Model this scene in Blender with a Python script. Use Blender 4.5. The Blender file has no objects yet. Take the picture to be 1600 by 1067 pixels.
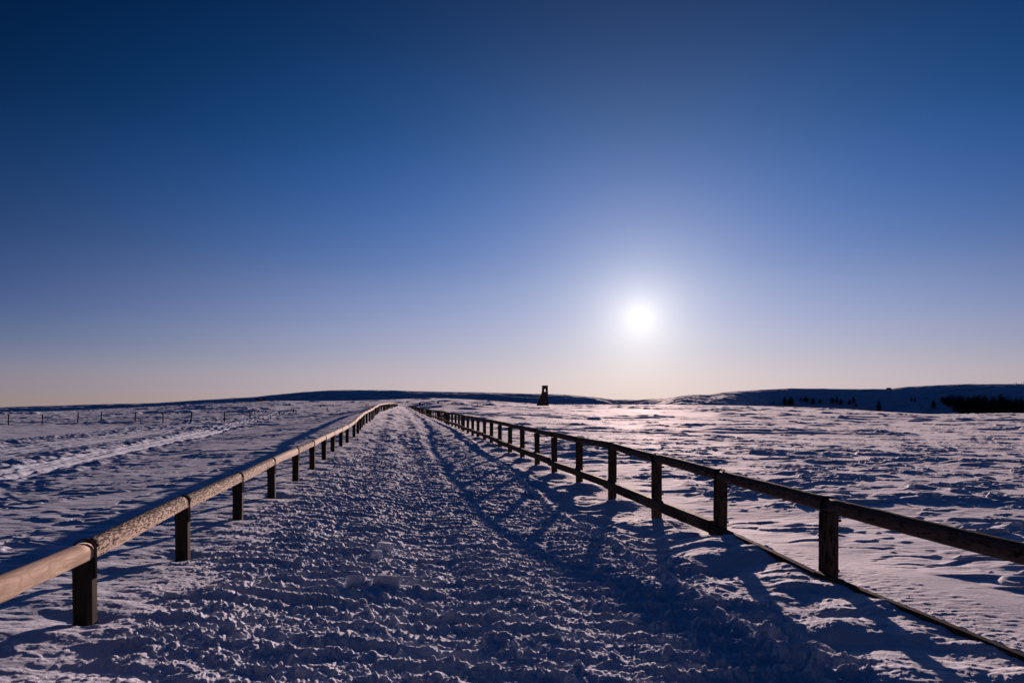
import bpy, math, random
import numpy as np
from mathutils import Vector, Matrix
random.seed(7)
sc = bpy.context.scene
COL = sc.collection

# ------------------------------------------------------------------ camera
EYE = 1.5
F = 1067.0                      # focal length in photo pixels (24 mm lens, 1600 px wide)
HOR = 632.0                     # eye level row in the photo
cd = bpy.data.cameras.new('camera')
cam = bpy.data.objects.new('camera', cd); COL.objects.link(cam); sc.camera = cam
cd.sensor_width = 36; cd.lens = 24.0
cd.shift_y = (HOR - 533.5) / 1600
cd.clip_start = 0.05; cd.clip_end = 6000
cam.location = (0, 0, EYE); cam.rotation_euler = (math.pi / 2, 0, 0)

# ------------------------------------------------------------------ sun and sky
SUN = Vector((200 / F, 1.0, (HOR - 495) / F)).normalized()
ld = bpy.data.lights.new('sun', 'SUN'); lo = bpy.data.objects.new('sun', ld); COL.objects.link(lo)
ld.energy = 5.0; ld.angle = math.radians(0.5); ld.color = (1.0, 0.72, 0.64)
lo.rotation_euler = SUN.to_track_quat('Z', 'Y').to_euler(); lo.location = (20, 100, 30)

w = bpy.data.worlds.new('World'); sc.world = w; w.use_nodes = True
nt = w.node_tree; N = nt.nodes; L = nt.links
for n in list(N): N.remove(n)
out = N.new('ShaderNodeOutputWorld'); bg = N.new('ShaderNodeBackground'); L.new(bg.outputs[0], out.inputs[0])
tc = N.new('ShaderNodeTexCoord')
nrm = N.new('ShaderNodeVectorMath'); nrm.operation = 'NORMALIZE'; L.new(tc.outputs['Generated'], nrm.inputs[0])
sep = N.new('ShaderNodeSeparateXYZ'); L.new(nrm.outputs[0], sep.inputs[0])
dot = N.new('ShaderNodeVectorMath'); dot.operation = 'DOT_PRODUCT'; L.new(nrm.outputs[0], dot.inputs[0])
dot.inputs[1].default_value = SUN
def wm(op, a, b=None):
    n = N.new('ShaderNodeMath'); n.operation = op
    for i, v in enumerate((a, b)):
        if v is None: continue
        if isinstance(v, (int, float)): n.inputs[i].default_value = v
        else: L.new(v, n.inputs[i])
    return n.outputs[0]
theta = wm('MULTIPLY', wm('ARCCOSINE', wm('MINIMUM', dot.outputs['Value'], 0.9999999)), 57.29578)
def falloff(s): return wm('POWER', 2.718282, wm('MULTIPLY', theta, -1.0 / s))
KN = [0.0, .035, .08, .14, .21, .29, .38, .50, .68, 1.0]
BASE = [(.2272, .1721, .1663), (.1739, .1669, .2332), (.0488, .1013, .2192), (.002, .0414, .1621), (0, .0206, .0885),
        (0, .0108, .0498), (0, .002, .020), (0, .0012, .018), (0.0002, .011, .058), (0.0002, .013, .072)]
EXC = [(.4099, .3301, .2992), (.4132, .3363, .3145), (.3765, .338, .3675), (.2556, .2903, .4182), (.1101, .1922, .4173),
       (.0378, .1283, .3755), (.007, .0841, .2763), (.0, .0414, .1537), (0, .02, .08), (0, .01, .05)]
KS = np.concatenate([np.linspace(0, .14, 8), np.linspace(.165, .38, 11), np.linspace(.42, .68, 8), [.8, 1.0]])
def smooth_tab(tab):                      # monotone cubic through the stops, so that no band edge shows
    x = np.array(KN); res = []
    for c in range(3):
        y = np.array([t[c] for t in tab]); h = np.diff(x); d = np.diff(y) / h; m = np.zeros_like(y)
        for i in range(1, len(x) - 1):
            if d[i - 1] * d[i] > 0: m[i] = 3 * (h[i - 1] + h[i]) / ((2 * h[i] + h[i - 1]) / d[i - 1] + (h[i] + 2 * h[i - 1]) / d[i])
        m[0], m[-1] = d[0], d[-1]
        k = np.clip(np.searchsorted(x, KS, side='right') - 1, 0, len(h) - 1); t = (KS - x[k]) / h[k]
        res.append((2*t**3-3*t**2+1)*y[k] + (t**3-2*t**2+t)*h[k]*m[k] + (-2*t**3+3*t**2)*y[k+1] + (t**3-t**2)*h[k]*m[k+1])
    return np.clip(np.array(res).T, 0, 1)
wide = wm('POWER', 2.718282, wm('MULTIPLY', wm('POWER', wm('DIVIDE', theta, 40.0), 2.4), -1.0))
def ramp(tab):
    r = N.new('ShaderNodeValToRGB'); e = r.color_ramp.elements; r.color_ramp.interpolation = 'LINEAR'; tb = smooth_tab(tab)
    while len(e) < len(KS): e.new(0.5)
    for i, k in enumerate(KS): e[i].position = float(k)
    for i, k in enumerate(KS): e[i].color = (*[float(v) for v in tb[i]], 1)
    L.new(sep.outputs['Z'], r.inputs[0]); return r.outputs[0]
def scale(colour, fac):
    n = N.new('ShaderNodeVectorMath'); n.operation = 'SCALE'
    if isinstance(colour, tuple): n.inputs[0].default_value = colour
    else: L.new(colour, n.inputs[0])
    L.new(fac, n.inputs['Scale']); return n.outputs[0]
def addv(a, b):
    n = N.new('ShaderNodeVectorMath'); n.operation = 'ADD'; L.new(a, n.inputs[0]); L.new(b, n.inputs[1]); return n.outputs[0]
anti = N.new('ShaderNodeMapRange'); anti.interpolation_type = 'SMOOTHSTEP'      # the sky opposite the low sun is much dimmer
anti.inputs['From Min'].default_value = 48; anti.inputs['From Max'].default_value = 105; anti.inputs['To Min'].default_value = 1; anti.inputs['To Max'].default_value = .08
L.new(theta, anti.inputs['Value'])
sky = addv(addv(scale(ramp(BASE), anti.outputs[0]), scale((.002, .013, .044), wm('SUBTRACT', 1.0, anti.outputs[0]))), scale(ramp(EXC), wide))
sky = addv(sky, scale((.4500, .3864, .2669), falloff(7.4)))
sky = addv(sky, scale((.50, .47, .40), falloff(1.9)))
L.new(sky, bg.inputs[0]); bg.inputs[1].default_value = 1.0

sc.view_settings.view_transform = 'Standard'; sc.view_settings.look = 'None'
sc.view_settings.exposure = 0.0; sc.view_settings.gamma = 1.0
sc.cycles.use_denoising = True
sc.cycles.max_bounces = 6; sc.cycles.diffuse_bounces = 3

# ------------------------------------------------------------------ noise
rs = np.random.RandomState(3)
PERM = rs.permutation(4096).astype(np.int64)
ANG = rs.rand(4096) * 2 * np.pi
GX, GY = np.cos(ANG), np.sin(ANG)
R1, R2, R3 = rs.rand(4096), rs.rand(4096), rs.rand(4096)
def hsh(ix, iy, seed=0): return PERM[(PERM[(ix + seed * 57) & 4095] + iy) & 4095]
def noise(x, y, seed=0):
    x0 = np.floor(x); y0 = np.floor(y); fx = x - x0; fy = y - y0
    ix = x0.astype(np.int64); iy = y0.astype(np.int64)
    u = fx * fx * fx * (fx * (fx * 6 - 15) + 10); v = fy * fy * fy * (fy * (fy * 6 - 15) + 10)
    def g(dx, dy):
        h = hsh(ix + dx, iy + dy, seed); return GX[h] * (fx - dx) + GY[h] * (fy - dy)
    a = g(0, 0); b = g(1, 0); c = g(0, 1); d = g(1, 1)
    return 1.5 * (a + (b - a) * u + (c + (d - c) * u - a - (b - a) * u) * v)
def fbm(x, y, octv=4, gain=.5, seed=0):
    s = 0; a = 1.0; f = 1.0
    for i in range(octv):
        s = s + a * noise(x * f, y * f, seed + i * 7); a *= gain; f *= 2.03
    return s
def sm(a, b, x):
    t = np.clip((x - a) / (b - a), 0, 1); return t * t * (3 - 2 * t)
def balls(x, y, cell, rmin, rmax, dens, seed, squash=.8):
    """lumps of snow: hemispherical bumps scattered one per cell"""
    u = x / cell; v = y / cell
    ix = np.floor(u).astype(np.int64); iy = np.floor(v).astype(np.int64)
    h = np.zeros_like(x)
    for dx in (-1, 0, 1):
        for dy in (-1, 0, 1):
            k = hsh(ix + dx, iy + dy, seed)
            cx = (ix + dx + .15 + .7 * R1[k]) * cell; cy = (iy + dy + .15 + .7 * R2[k]) * cell
            r = np.where(R3[k] < dens, rmin + (rmax - rmin) * R1[(k * 7 + 3) & 4095] ** 2, 1e-6)
            asp = .7 + .6 * R2[(k * 5 + 11) & 4095]
            d2 = ((x - cx) / asp) ** 2 + ((y - cy) * asp) ** 2
            h = np.maximum(h, squash * np.sqrt(np.clip(r * r - d2, 0, None)))
    return h

# ------------------------------------------------------------------ where the two railings stand (heights relative to the eye)
def pz(x, Z): return (x - 800) * Z / F
DZ = 1.97
LX = [132, 285, 372, 424, 462, 487.5, 506, 520, 532.5, 542.5, 553, 559, 562.5, 565]
RX = [1295, 1126, 1026, 957, 905, 866, 839, 816, 797, 781, 768, 757, 747, 738.5, 731, 724.5]
def XL(Z): return -.1575 * Z - 1.884
def XR(Z): return -.1680 * Z + 3.53
NL, NR = 92, 96
Lz = [4.02 + DZ * k for k in range(-3, NL)]
Rz = [5.62 + DZ * k for k in range(-3, NR)]
def wob(Z): return .10 * math.sin(Z * .21) + .06 * math.sin(Z * .53 + 1)
Lx = [XL(v) for v in Lz[:3]] + [pz(LX[k], Lz[k + 3]) if k < len(LX) else XL(Lz[k + 3]) + wob(Lz[k + 3]) * min(1, (k - 13) / 6) for k in range(NL)]
Rx = [XR(v) for v in Rz[:3]] + [pz(RX[k], Rz[k + 3]) if k < len(RX) else XR(Rz[k + 3]) + wob(Rz[k + 3] + 9) * min(1, (k - 15) / 6) for k in range(NR)]
LT = ([0, 4.02, 5.99, 7.96, 9.93, 11.9, 13.9, 15.8, 17.8, 19.8, 21.7, 23.7, 25.7, 27.7, 29.6, 37.8, 52.6, 65, 120, 200, 240],
      [-.79, -.80, -.805, -.80, -.78, -.753, -.738, -.71, -.696, -.68, -.65, -.555, -.457, -.43, -.40, -.195, .03, .15, .28, .25, -.2])
LB = ([0, 4, 6, 8, 10, 12, 14, 15.8, 17.8, 21.7, 23.7, 27.7, 29.6, 37.8, 52, 65, 120, 200, 240],
      [-1.22, -1.25, -1.32, -1.335, -1.32, -1.30, -1.31, -1.266, -1.218, -1.19, -1.12, -1.0, -.98, -.80, -.6, -.52, -.45, -.40, -.9])
RT = ([0, 5.62, 7.59, 9.56, 11.53, 13.5, 15.5, 17.4, 19.4, 21.4, 23.4, 25.3, 29.3, 38, 60, 95, 126, 190, 250],
      [-.79, -.77, -.726, -.69, -.643, -.633, -.623, -.613, -.597, -.59, -.575, -.557, -.545, -.53, -.51, -.49, -.45, -.25, -.1])
RB = ([0, 3.65, 5.62, 7.59, 9.56, 11.53, 13.5, 15.5, 17.4, 19.4, 21.4, 23.35, 25.3, 27.3, 29.3, 31.2, 35.2, 60, 95, 126, 190, 250],
      [-1.395, -1.395, -1.42, -1.53, -1.647, -1.62, -1.594, -1.58, -1.579, -1.564, -1.56, -1.54, -1.503, -1.5, -1.477, -1.41, -1.376, -1.36, -1.33, -1.22, -.85, -.9])
BM = ([0, 3.65, 5.62, 7.59, 9.56, 11.53, 13.5, 15.47, 17.4, 19.4, 21.4, 23.3, 25.3, 27.3, 40, 95, 126, 190, 250],     # lower beam, middle
      [-1.444, -1.444, -1.436, -1.375, -1.371, -1.33, -1.305, -1.30, -1.29, -1.273, -1.264, -1.225, -1.19, -1.177, -1.15, -1.08, -.98, -.6, -.7])
PSIDE = ([0, 3.6, 4.2, 5.0, 5.8, 6.4, 7.0, 7.5, 8.2, 9.6, 11.5, 14],   # snow against the beam on the path side
         [-1.385, -1.385, -1.39, -1.385, -1.385, -1.358, -1.345, -1.43, -1.56, -1.64, -1.62, -1.594])
def ip(tab, x): return np.interp(x, tab[0], tab[1])

EDGE = ([-3000, -400, 0, 100, 200, 300, 400, 430, 500, 560, 640, 700, 760, 800, 830, 870, 1000, 1150, 1200, 1300, 1380, 1450, 1500, 1600, 2200, 5000],
        [655, 650, 644, 642, 637, 632, 627.5, 626, 626.5, 626, 623, 622.5, 625.5, 628.5, 631, 632, 632, 633.5, 634.5, 638, 643, 647, 647, 645.5, 645, 645])
def plain(X, Y):
    a = 800 + F * X / np.maximum(Y, 1.0)
    zE = (HOR - np.interp(a, *EDGE)) * 350 / F
    rgt = sm(0, 22, X)
    z40 = -1.68 - .42 * rgt
    z100 = -1.93 + .12 * np.clip(zE, -3, 3) - .55 * rgt
    Yc = np.clip(Y, 0, 350)
    z = np.where(Yc < 8, -1.44, np.where(Yc < 40, -1.44 + (z40 + 1.44) * (Yc - 8) / 32,
        np.where(Yc < 100, z40 + (z100 - z40) * (Yc - 40) / 60, z100 + (zE - z100) * (Yc - 100) / 250)))
    return z - 14 * sm(350, 450, Y) - .0 * X
def base_height(X, Y):
    """smooth ground, relative to the eye; also returns sideways distances from the railings"""
    Yp = np.maximum(Y, 0)
    uL = X - XL(Yp); uR = X - XR(Yp)
    zl = ip(LB, Yp); zr = ip(RB, Yp); zp = np.where(Yp < 14, ip(PSIDE, Yp), zr)
    t = np.clip(uL / np.maximum(uL - uR, .1), 0, 1)
    bulge = sm(-.95, -.05, uR)                       # the drift lying along the right railing
    mid = (zl * (1 - t) + zr * t) - .06 * np.sin(np.pi * t)
    zin = mid * (1 - bulge) + zp * bulge
    p = plain(X, Y)
    wl = sm(0, 9, -uL); wr = sm(0, 6, uR)
    z = np.where(uL < 0, zl * (1 - wl) + p * wl, np.where(uR > 0, zr * (1 - wr) + p * wr, zin))
    far = sm(195, 240, Y)
    z = z * (1 - far) + p * far
    return z, uL, uR

def track_q(X, Y):      # snowmobile track over the left field
    X0, Y0, X1, Y1 = -10.6, 14.1, -25.3, 65.8
    dx, dy = X1 - X0, Y1 - Y0; n = math.hypot(dx, dy)
    return ((X - X0) * dy - (Y - Y0) * dx) / n

def detail(X, Y, uL, uR, near):
    h = np.zeros_like(X)
    D = np.maximum(Y, 1.0)
    inp = sm(-.25, .15, uL) * sm(.02, -.12, uR)                        # between the railings
    churn = sm(.0, .75, uL + .5 * noise(X / .9, Y / .9, 5)) * sm(-.75, -1.35, uR + .4 * noise(X / .8, Y / .8, 6))
    churn = churn * (1 - sm(180, 210, Y))
    s = Y + .16 * X
    # --- gentle shapes everywhere
    h += .026 * fbm(X / 2.9, Y / 2.3, 3, .4, 11) * (1 - .4 * inp) * (1 - .85 * np.exp(-((uR + .05) / .35) ** 2) * (1 - sm(9, 14, Y)))
    # --- path: cleat ridges across the way + broken lumps
    f1 = 1 - sm(20, 60, D)
    ph = s / .25 + .5 * noise(X / 1.3, Y / .8, 21) + .25 * noise(X / .25, Y / .3, 22)
    rid = .5 + .5 * np.cos(2 * np.pi * ph)
    amp = .42 + .85 * np.clip(noise(X / .6, Y / .5, 23) + .3, 0, 1)
    h += churn * f1 * .035 * rid ** 1.4 * amp
    for c0, w0, d0 in ((-1.95, .22, .030), (-2.25, .14, .022), (-3.35, .24, .030), (-3.05, .14, .02), (-4.2, .2, .02)):
        h -= inp * d0 * np.exp(-((uR - c0 + .06 * noise(Y / 2.2, X * 0 + c0, 75)) / w0) ** 2) * (1 - sm(60, 120, D))
    h += churn * (.012 * fbm(X / .75, Y / .6, 2, .5, 31))
    h += churn * sm(14, 26, D) * (1 - sm(110, 180, D)) * .042 * fbm(X / .42, Y / .55, 2, .6, 35)
    h += churn * (.02 + .045 * sm(28, 50, D)) * sm(10, 25, D) * noise(X / 1.0, Y / 1.3, 33)
    h += churn * sm(20, 60, D) * .10 * noise(X / 1.5, Y / 2.6, 34)
    if near is not None:
        m = near
        x, y = X[m], Y[m]; c = churn[m]; ff = 1 - sm(24, 36, y)
        side = np.clip(c + .22 * sm(-.9, .3, uL[m]) * sm(.5, 0., uR[m]), 0, 1)
        rr = rid[m]
        wx = x + .05 * noise(x / .12, y / .12, 51); wy = y + .05 * noise(x / .12, y / .12, 52)
        patch = np.clip(.5 + 1.1 * noise(x / .6, y / .45, 53) + .5 * (rr - .5), 0, 1)
        b = balls(wx, wy, .16, .018, .050, .55, 61, .9) * patch
        b2 = balls(wx + 5, wy, .078, .011, .033, .88, 62, 1.0) * (.45 + .55 * patch) * (1 - sm(16, 26, y))
        b3 = balls(wx, wy + 3, .042, .008, .019, .9, 63, 1.0) * (1 - sm(9, 15, y))
        lump = np.maximum(b, b2) + .75 * b3 + .35 * np.minimum(b, b2)
        h2 = lump * side * ff * .95
        h2 += c * .016 * fbm(x / .13, y / .11, 4, .62, 41) * (1 - sm(14, 30, y))
        h2 += (1 - c) * ff * .004 * fbm(x / .12, y / .06, 2, .5, 43)
        h[m] += h2
        # two or three track ridges running along the way
    for off, off2, wdt, am in ((-1.50, .034, .038, .07), (-2.62, .0, .05, .022), (-2.9, .01, .04, .012), (-1.25, .04, .05, .02)):
        q = uR - (off + off2 * np.minimum(Y, 30)) + .05 * noise(Y / 1.3, X * 0 + off, 71) + .02 * noise(Y / .3, X * 0 + off, 72)
        ww = wdt * (1 + D / 25)
        h += inp * am * np.exp(-(q / ww) ** 2) * (1 - sm(40, 80, D)) * (.6 + .5 * noise(Y / .9, X * 0, 73))
    # --- smooth verges between way and railing: low wind ripples
    verge = (1 - churn) * (uL > -2) * (uR < 0)
    h += verge * .022 * fbm(X / .9, Y / .35, 3, .5, 81) * (1 - sm(30, 60, D))
    # drift lobes on the right hand side near the beam
    h += sm(-1.6, -.9, uR) * sm(-.2, -.5, uR) * .05 * fbm(X / .8, Y / .55, 3, .45, 83) * (1 - sm(12, 25, D))
    h += .045 * np.exp(-np.abs((X - 1.78) / .34) ** 2.6 - np.abs((Y - 6.75) / .26) ** 2) - .04 * np.exp(-(((X - 2.25) / .3) ** 2 + ((Y - 6.1) / .16) ** 2))
    h += sm(-1.5, -1.0, uR) * sm(.0, -.2, uR) * (1 - sm(8, 11, Y)) * .055 * np.maximum(0, noise(X / .7 + 3, Y / .45, 85)) ** .8
    # --- wind carved field outside
    out = np.clip(sm(-.6, -2.2, uL) + sm(.35, 2.0, uR), 0, 1)
    out = np.where(Y > 200, 1.0, out)
    right = (uR > 0)
    gust = np.where(right, 1.0, .62)
    def saw(L0, wx, wy, A, seed, warp, lo, hi, m):
        n = fbm(X / wx, Y / wy, 3, .55, seed)
        p = Y / L0 + warp * n + .12 * X / L0 * .4
        fr = p - np.floor(p)
        prof = np.where(fr < .86, 1 - fr / .86, sm(.86, 1., fr))
        k = noise(X / (wx * 1.3), Y / (wy * 1.6), seed + 3) + .45 * noise(X / (wx * .35), Y / (wy * .5), seed + 4)
        k = sm(lo, hi, k)
        return A * prof * k * m
    calm = .75 + .25 * right
    lo_ = np.where(right, .0, .10)
    gl_ = np.where(right, 1.0, .55)
    h += saw(1.1, 1.5, .8, .060 * gl_, 91, 1.2, lo_, lo_ + .40, out * calm * (1 - sm(25, 50, D)))
    h += saw(.45, .8, .4, .022, 101, 1.0, lo_, lo_ + .4, out * calm * (1 - sm(14, 28, D)))
    h += saw(2.6, 3.5, 2.2, .080 * gl_, 111, 1.2, lo_ + .10, lo_ + .52, out * calm * sm(7, 18, D) * (1 - sm(70, 140, D)))
    h += saw(7.5, 11., 6., .23, 121, 1.1, lo_ + .10, lo_ + .52, out * calm * sm(22, 55, D) * (1 - sm(300, 345, D)))
    h += saw(22, 34., 18., .55, 131, 1.0, lo_, lo_ + .4, out * sm(80, 150, D) * (1 - sm(300, 345, D)))
    h += out * .005 * fbm(X / .35, Y / .16, 3, .55, 141) * (1 - sm(12, 30, D))
    h += out * .012 * fbm(X / 1.2, Y / .7, 3, .5, 142) * sm(10, 25, D) * (1 - sm(50, 100, D))
    h += out * np.where(right, .05, .15) * fbm(X / 5, Y / 3.5, 4, .6, 143) * sm(40, 80, D) * (1 - sm(310, 345, D))
    # --- snowmobile track and broken snow on the left field
    q = track_q(X, Y); tm = (Y > 6) * (1 - sm(120, 190, Y)) * (uL < -2)
    for c0 in (-.45, .45):
        h -= tm * .13 * np.exp(-((q - c0) / .15) ** 2)
    for c0 in (-.85, .85, .0):
        h -= tm * .06 * np.exp(-((q - c0) / .09) ** 2)
    for c0 in (-1.25, 1.2):
        h += tm * .055 * np.exp(-((q - c0 + .2 * noise(Y / 2, X / 2, 151)) / .26) ** 2) * (.6 + .9 * noise(X / .8, Y / 1.1, 152))
    band = np.exp(-((q + .2) / 1.9) ** 2) + .9 * np.exp(-((q + 6.0 + 1.2 * noise(Y / 9, X / 9, 155)) / 1.6) ** 2)
    h += tm * band * .10 * (fbm(X / .8, Y / .7, 3, .6, 153)) * (1 - .92 * np.exp(-(q / .85) ** 4))
    for c0 in (-2.6, -3.1, -3.9, -4.4):
        h -= tm * .045 * np.exp(-((q - c0 + .15 * noise(Y / 6, X / 6, 158)) / .16) ** 2)
    # small hollows round the near posts
    for xs, zs, n in ((Lx, Lz, 11), (Rx, Rz, 16)):
        for i in range(3, n):
            d2 = (X - xs[i]) ** 2 + (Y - zs[i]) ** 2
            h -= .045 * np.exp(-d2 / .035)
            d3 = (X - xs[i] - .05) ** 2 + (Y - zs[i] + .45) ** 2
            if zs is Rz and i > 4:
                h += .10 * np.exp(-d3 / .13)
    return h

def ground_at(x, y):
    X = np.array([float(x)]); Y = np.array([float(y)])
    z, a, b = base_height(X, Y)
    return float(z[0]) + EYE
def ground_full(x, y):
    X = np.array([float(x)]); Y = np.array([float(y)])
    z, a, b = base_height(X, Y)
    return float((z + detail(X, Y, a, b, (Y < 18) & (a > -1.5) & (b < .6)))[0]) + EYE

# ------------------------------------------------------------------ materials
def mat(name):
    m = bpy.data.materials.new(name); m.use_nodes = True
    return m, m.node_tree.nodes, m.node_tree.links, m.node_tree.nodes['Principled BSDF']
def nd(Nn, t, **k):
    n = Nn.new(t)
    for a, b in k.items(): setattr(n, a, b)
    return n
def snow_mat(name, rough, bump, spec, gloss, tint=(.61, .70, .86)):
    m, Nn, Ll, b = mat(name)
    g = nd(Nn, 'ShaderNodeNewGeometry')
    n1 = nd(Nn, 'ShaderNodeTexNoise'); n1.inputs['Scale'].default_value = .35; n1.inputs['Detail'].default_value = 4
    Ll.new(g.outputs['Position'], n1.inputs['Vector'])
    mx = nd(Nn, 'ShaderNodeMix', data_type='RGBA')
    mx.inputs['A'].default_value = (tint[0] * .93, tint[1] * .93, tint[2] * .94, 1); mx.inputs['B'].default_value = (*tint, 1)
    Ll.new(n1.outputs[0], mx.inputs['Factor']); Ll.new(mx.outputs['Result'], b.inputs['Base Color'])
    n2 = nd(Nn, 'ShaderNodeTexNoise'); n2.inputs['Scale'].default_value = 45; n2.inputs['Detail'].default_value = 5; n2.inputs['Roughness'].default_value = .7
    Ll.new(g.outputs['Position'], n2.inputs['Vector'])
    bp = nd(Nn, 'ShaderNodeBump'); bp.inputs['Strength'].default_value = bump; bp.inputs['Distance'].default_value = .012
    Ll.new(n2.outputs[0], bp.inputs['Height']); Ll.new(bp.outputs[0], b.inputs['Normal'])
    if gloss:                                   # ice grains: a broad forward glitter on top of the diffuse snow
        gl = nd(Nn, 'ShaderNodeBsdfGlossy'); gl.inputs['Roughness'].default_value = .88; gl.inputs['Color'].default_value = (.95, .93, .95, 1)
        Ll.new(bp.outputs[0], gl.inputs['Normal'])
        ms = nd(Nn, 'ShaderNodeMixShader'); ms.inputs[0].default_value = gloss
        Ll.new(b.outputs[0], ms.inputs[1]); Ll.new(gl.outputs[0], ms.inputs[2])
        Ll.new(ms.outputs[0], Nn['Material Output'].inputs['Surface'])
    b.inputs['Roughness'].default_value = rough; b.inputs['Specular IOR Level'].default_value = spec
    return m
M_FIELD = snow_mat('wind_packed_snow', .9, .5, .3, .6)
def field_glare(m):                # same snow, gloss raised rightwards to stand in for forward-scattered sun glare
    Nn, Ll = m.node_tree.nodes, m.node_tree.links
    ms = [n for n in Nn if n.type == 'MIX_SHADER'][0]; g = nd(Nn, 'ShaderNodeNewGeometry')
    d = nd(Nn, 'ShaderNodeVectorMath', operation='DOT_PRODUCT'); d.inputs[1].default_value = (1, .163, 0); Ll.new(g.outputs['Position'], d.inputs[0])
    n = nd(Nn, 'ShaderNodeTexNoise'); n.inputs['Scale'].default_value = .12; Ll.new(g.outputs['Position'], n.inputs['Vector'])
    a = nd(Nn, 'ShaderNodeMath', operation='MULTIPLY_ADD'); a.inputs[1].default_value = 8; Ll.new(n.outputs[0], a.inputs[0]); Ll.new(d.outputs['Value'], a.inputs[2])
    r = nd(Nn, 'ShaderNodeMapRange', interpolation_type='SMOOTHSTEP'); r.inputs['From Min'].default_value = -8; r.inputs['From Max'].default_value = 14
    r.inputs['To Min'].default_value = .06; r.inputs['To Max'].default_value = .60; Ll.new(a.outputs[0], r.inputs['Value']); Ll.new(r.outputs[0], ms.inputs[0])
field_glare(M_FIELD)
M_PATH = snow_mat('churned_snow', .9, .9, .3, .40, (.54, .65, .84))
M_HILL = snow_mat('hill_snow', .9, .0, .2, .15)
def add_scrub(m):            # patches of dark dwarf bamboo and scrub showing through thin snow
    Nn, Ll = m.node_tree.nodes, m.node_tree.links; b = Nn['Principled BSDF']; src = b.inputs['Base Color'].links[0].from_socket
    g = nd(Nn, 'ShaderNodeNewGeometry'); mp = nd(Nn, 'ShaderNodeMapping'); mp.inputs['Scale'].default_value = (.035, .09, .35); Ll.new(g.outputs['Position'], mp.inputs['Vector'])
    n = nd(Nn, 'ShaderNodeTexNoise'); n.inputs['Scale'].default_value = 1.0; n.inputs['Detail'].default_value = 7; n.inputs['Roughness'].default_value = .7; Ll.new(mp.outputs[0], n.inputs['Vector'])
    r = nd(Nn, 'ShaderNodeMapRange'); r.inputs['From Min'].default_value = .52; r.inputs['From Max'].default_value = .66; r.inputs['To Max'].default_value = .75; Ll.new(n.outputs[0], r.inputs['Value'])
    mx = nd(Nn, 'ShaderNodeMix', data_type='RGBA'); mx.inputs['B'].default_value = (.16, .15, .16, 1)
    Ll.new(src, mx.inputs['A']); Ll.new(r.outputs[0], mx.inputs['Factor']); Ll.new(mx.outputs['Result'], b.inputs['Base Color'])
add_scrub(M_HILL)

def mesh_from(name, V, Fq, m, smooth=True):
    me = bpy.data.meshes.new(name)
    me.vertices.add(len(V)); me.vertices.foreach_set('co', V.astype(np.float32).ravel())
    nf = len(Fq); me.loops.add(nf * 4); me.loops.foreach_set('vertex_index', Fq.astype(np.int32).ravel())
    me.polygons.add(nf); me.polygons.foreach_set('loop_start', np.arange(0, nf * 4, 4, dtype=np.int32))
    me.polygons.foreach_set('loop_total', np.full(nf, 4, dtype=np.int32))
    me.polygons.foreach_set('use_smooth', np.full(nf, smooth))
    me.update(); me.validate(); me.materials.append(m)
    o = bpy.data.objects.new(name, me); COL.objects.link(o); return o
def grid_faces(nr, nc):
    i = np.arange(nr * nc).reshape(nr, nc)
    return np.stack([i[:-1, :-1], i[:-1, 1:], i[1:, 1:], i[1:, :-1]], -1)
def sub_mesh(name, V, Fs, m, struct='structure'):
    used, inv = np.unique(Fs.ravel(), return_inverse=True)
    o = mesh_from(name, V[used], inv.reshape(-1, 4), m)
    o['kind'] = struct; return o

# ------------------------------------------------------------------ ground sheet: finer towards the viewer
T = np.concatenate([-np.geomspace(3.2, .84, 50)[:-1], np.arange(-.84, .84, .00128), np.geomspace(.84, 3.2, 50)])
ys = [1.7]
while ys[-1] < 460:
    y = ys[-1]; ys.append(y * (1.0027 if y < 7 else 1.0036 if y < 12 else 1.0042 if y < 30 else 1.006 if y < 120 else 1.01))
YS = np.array(ys)
YY, TT = np.meshgrid(YS, T, indexing='ij'); XX = TT * YY
X1 = XX.ravel(); Y1 = YY.ravel()
zb, uL, uR = base_height(X1, Y1)
near = (Y1 < 36) & (uL > -1.5) & (uR < .6)
z = zb + detail(X1, Y1, uL, uR, near)
V = np.stack([X1, Y1, z + EYE], -1)
FQ = grid_faces(len(YS), len(T)).reshape(-1, 4)
# the churned way between the railings is its own surface
cL = uL[FQ].mean(1); cR = uR[FQ].mean(1); cY = Y1[FQ].mean(1)
onpath = (cL > .30) & (cR < -.55) & (cY < 205)
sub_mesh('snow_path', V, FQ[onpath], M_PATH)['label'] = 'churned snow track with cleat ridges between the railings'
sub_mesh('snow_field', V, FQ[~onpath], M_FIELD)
# ground behind and beside the viewer
gx = np.arange(-60, 60.1, .25); gy = np.concatenate([np.arange(-60, -4, 1.0), np.arange(-4, 1.76, .1)])
GYY, GXX = np.meshgrid(gy, gx, indexing='ij')
zb2, a2, b2 = base_height(GXX.ravel(), GYY.ravel())
zd = zb2 + .04 * fbm(GXX.ravel() / .8, GYY.ravel() / .6, 3, .5, 11) - .02
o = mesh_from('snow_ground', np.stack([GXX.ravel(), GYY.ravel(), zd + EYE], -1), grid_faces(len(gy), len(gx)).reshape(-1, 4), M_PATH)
o['kind'] = 'structure'

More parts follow.
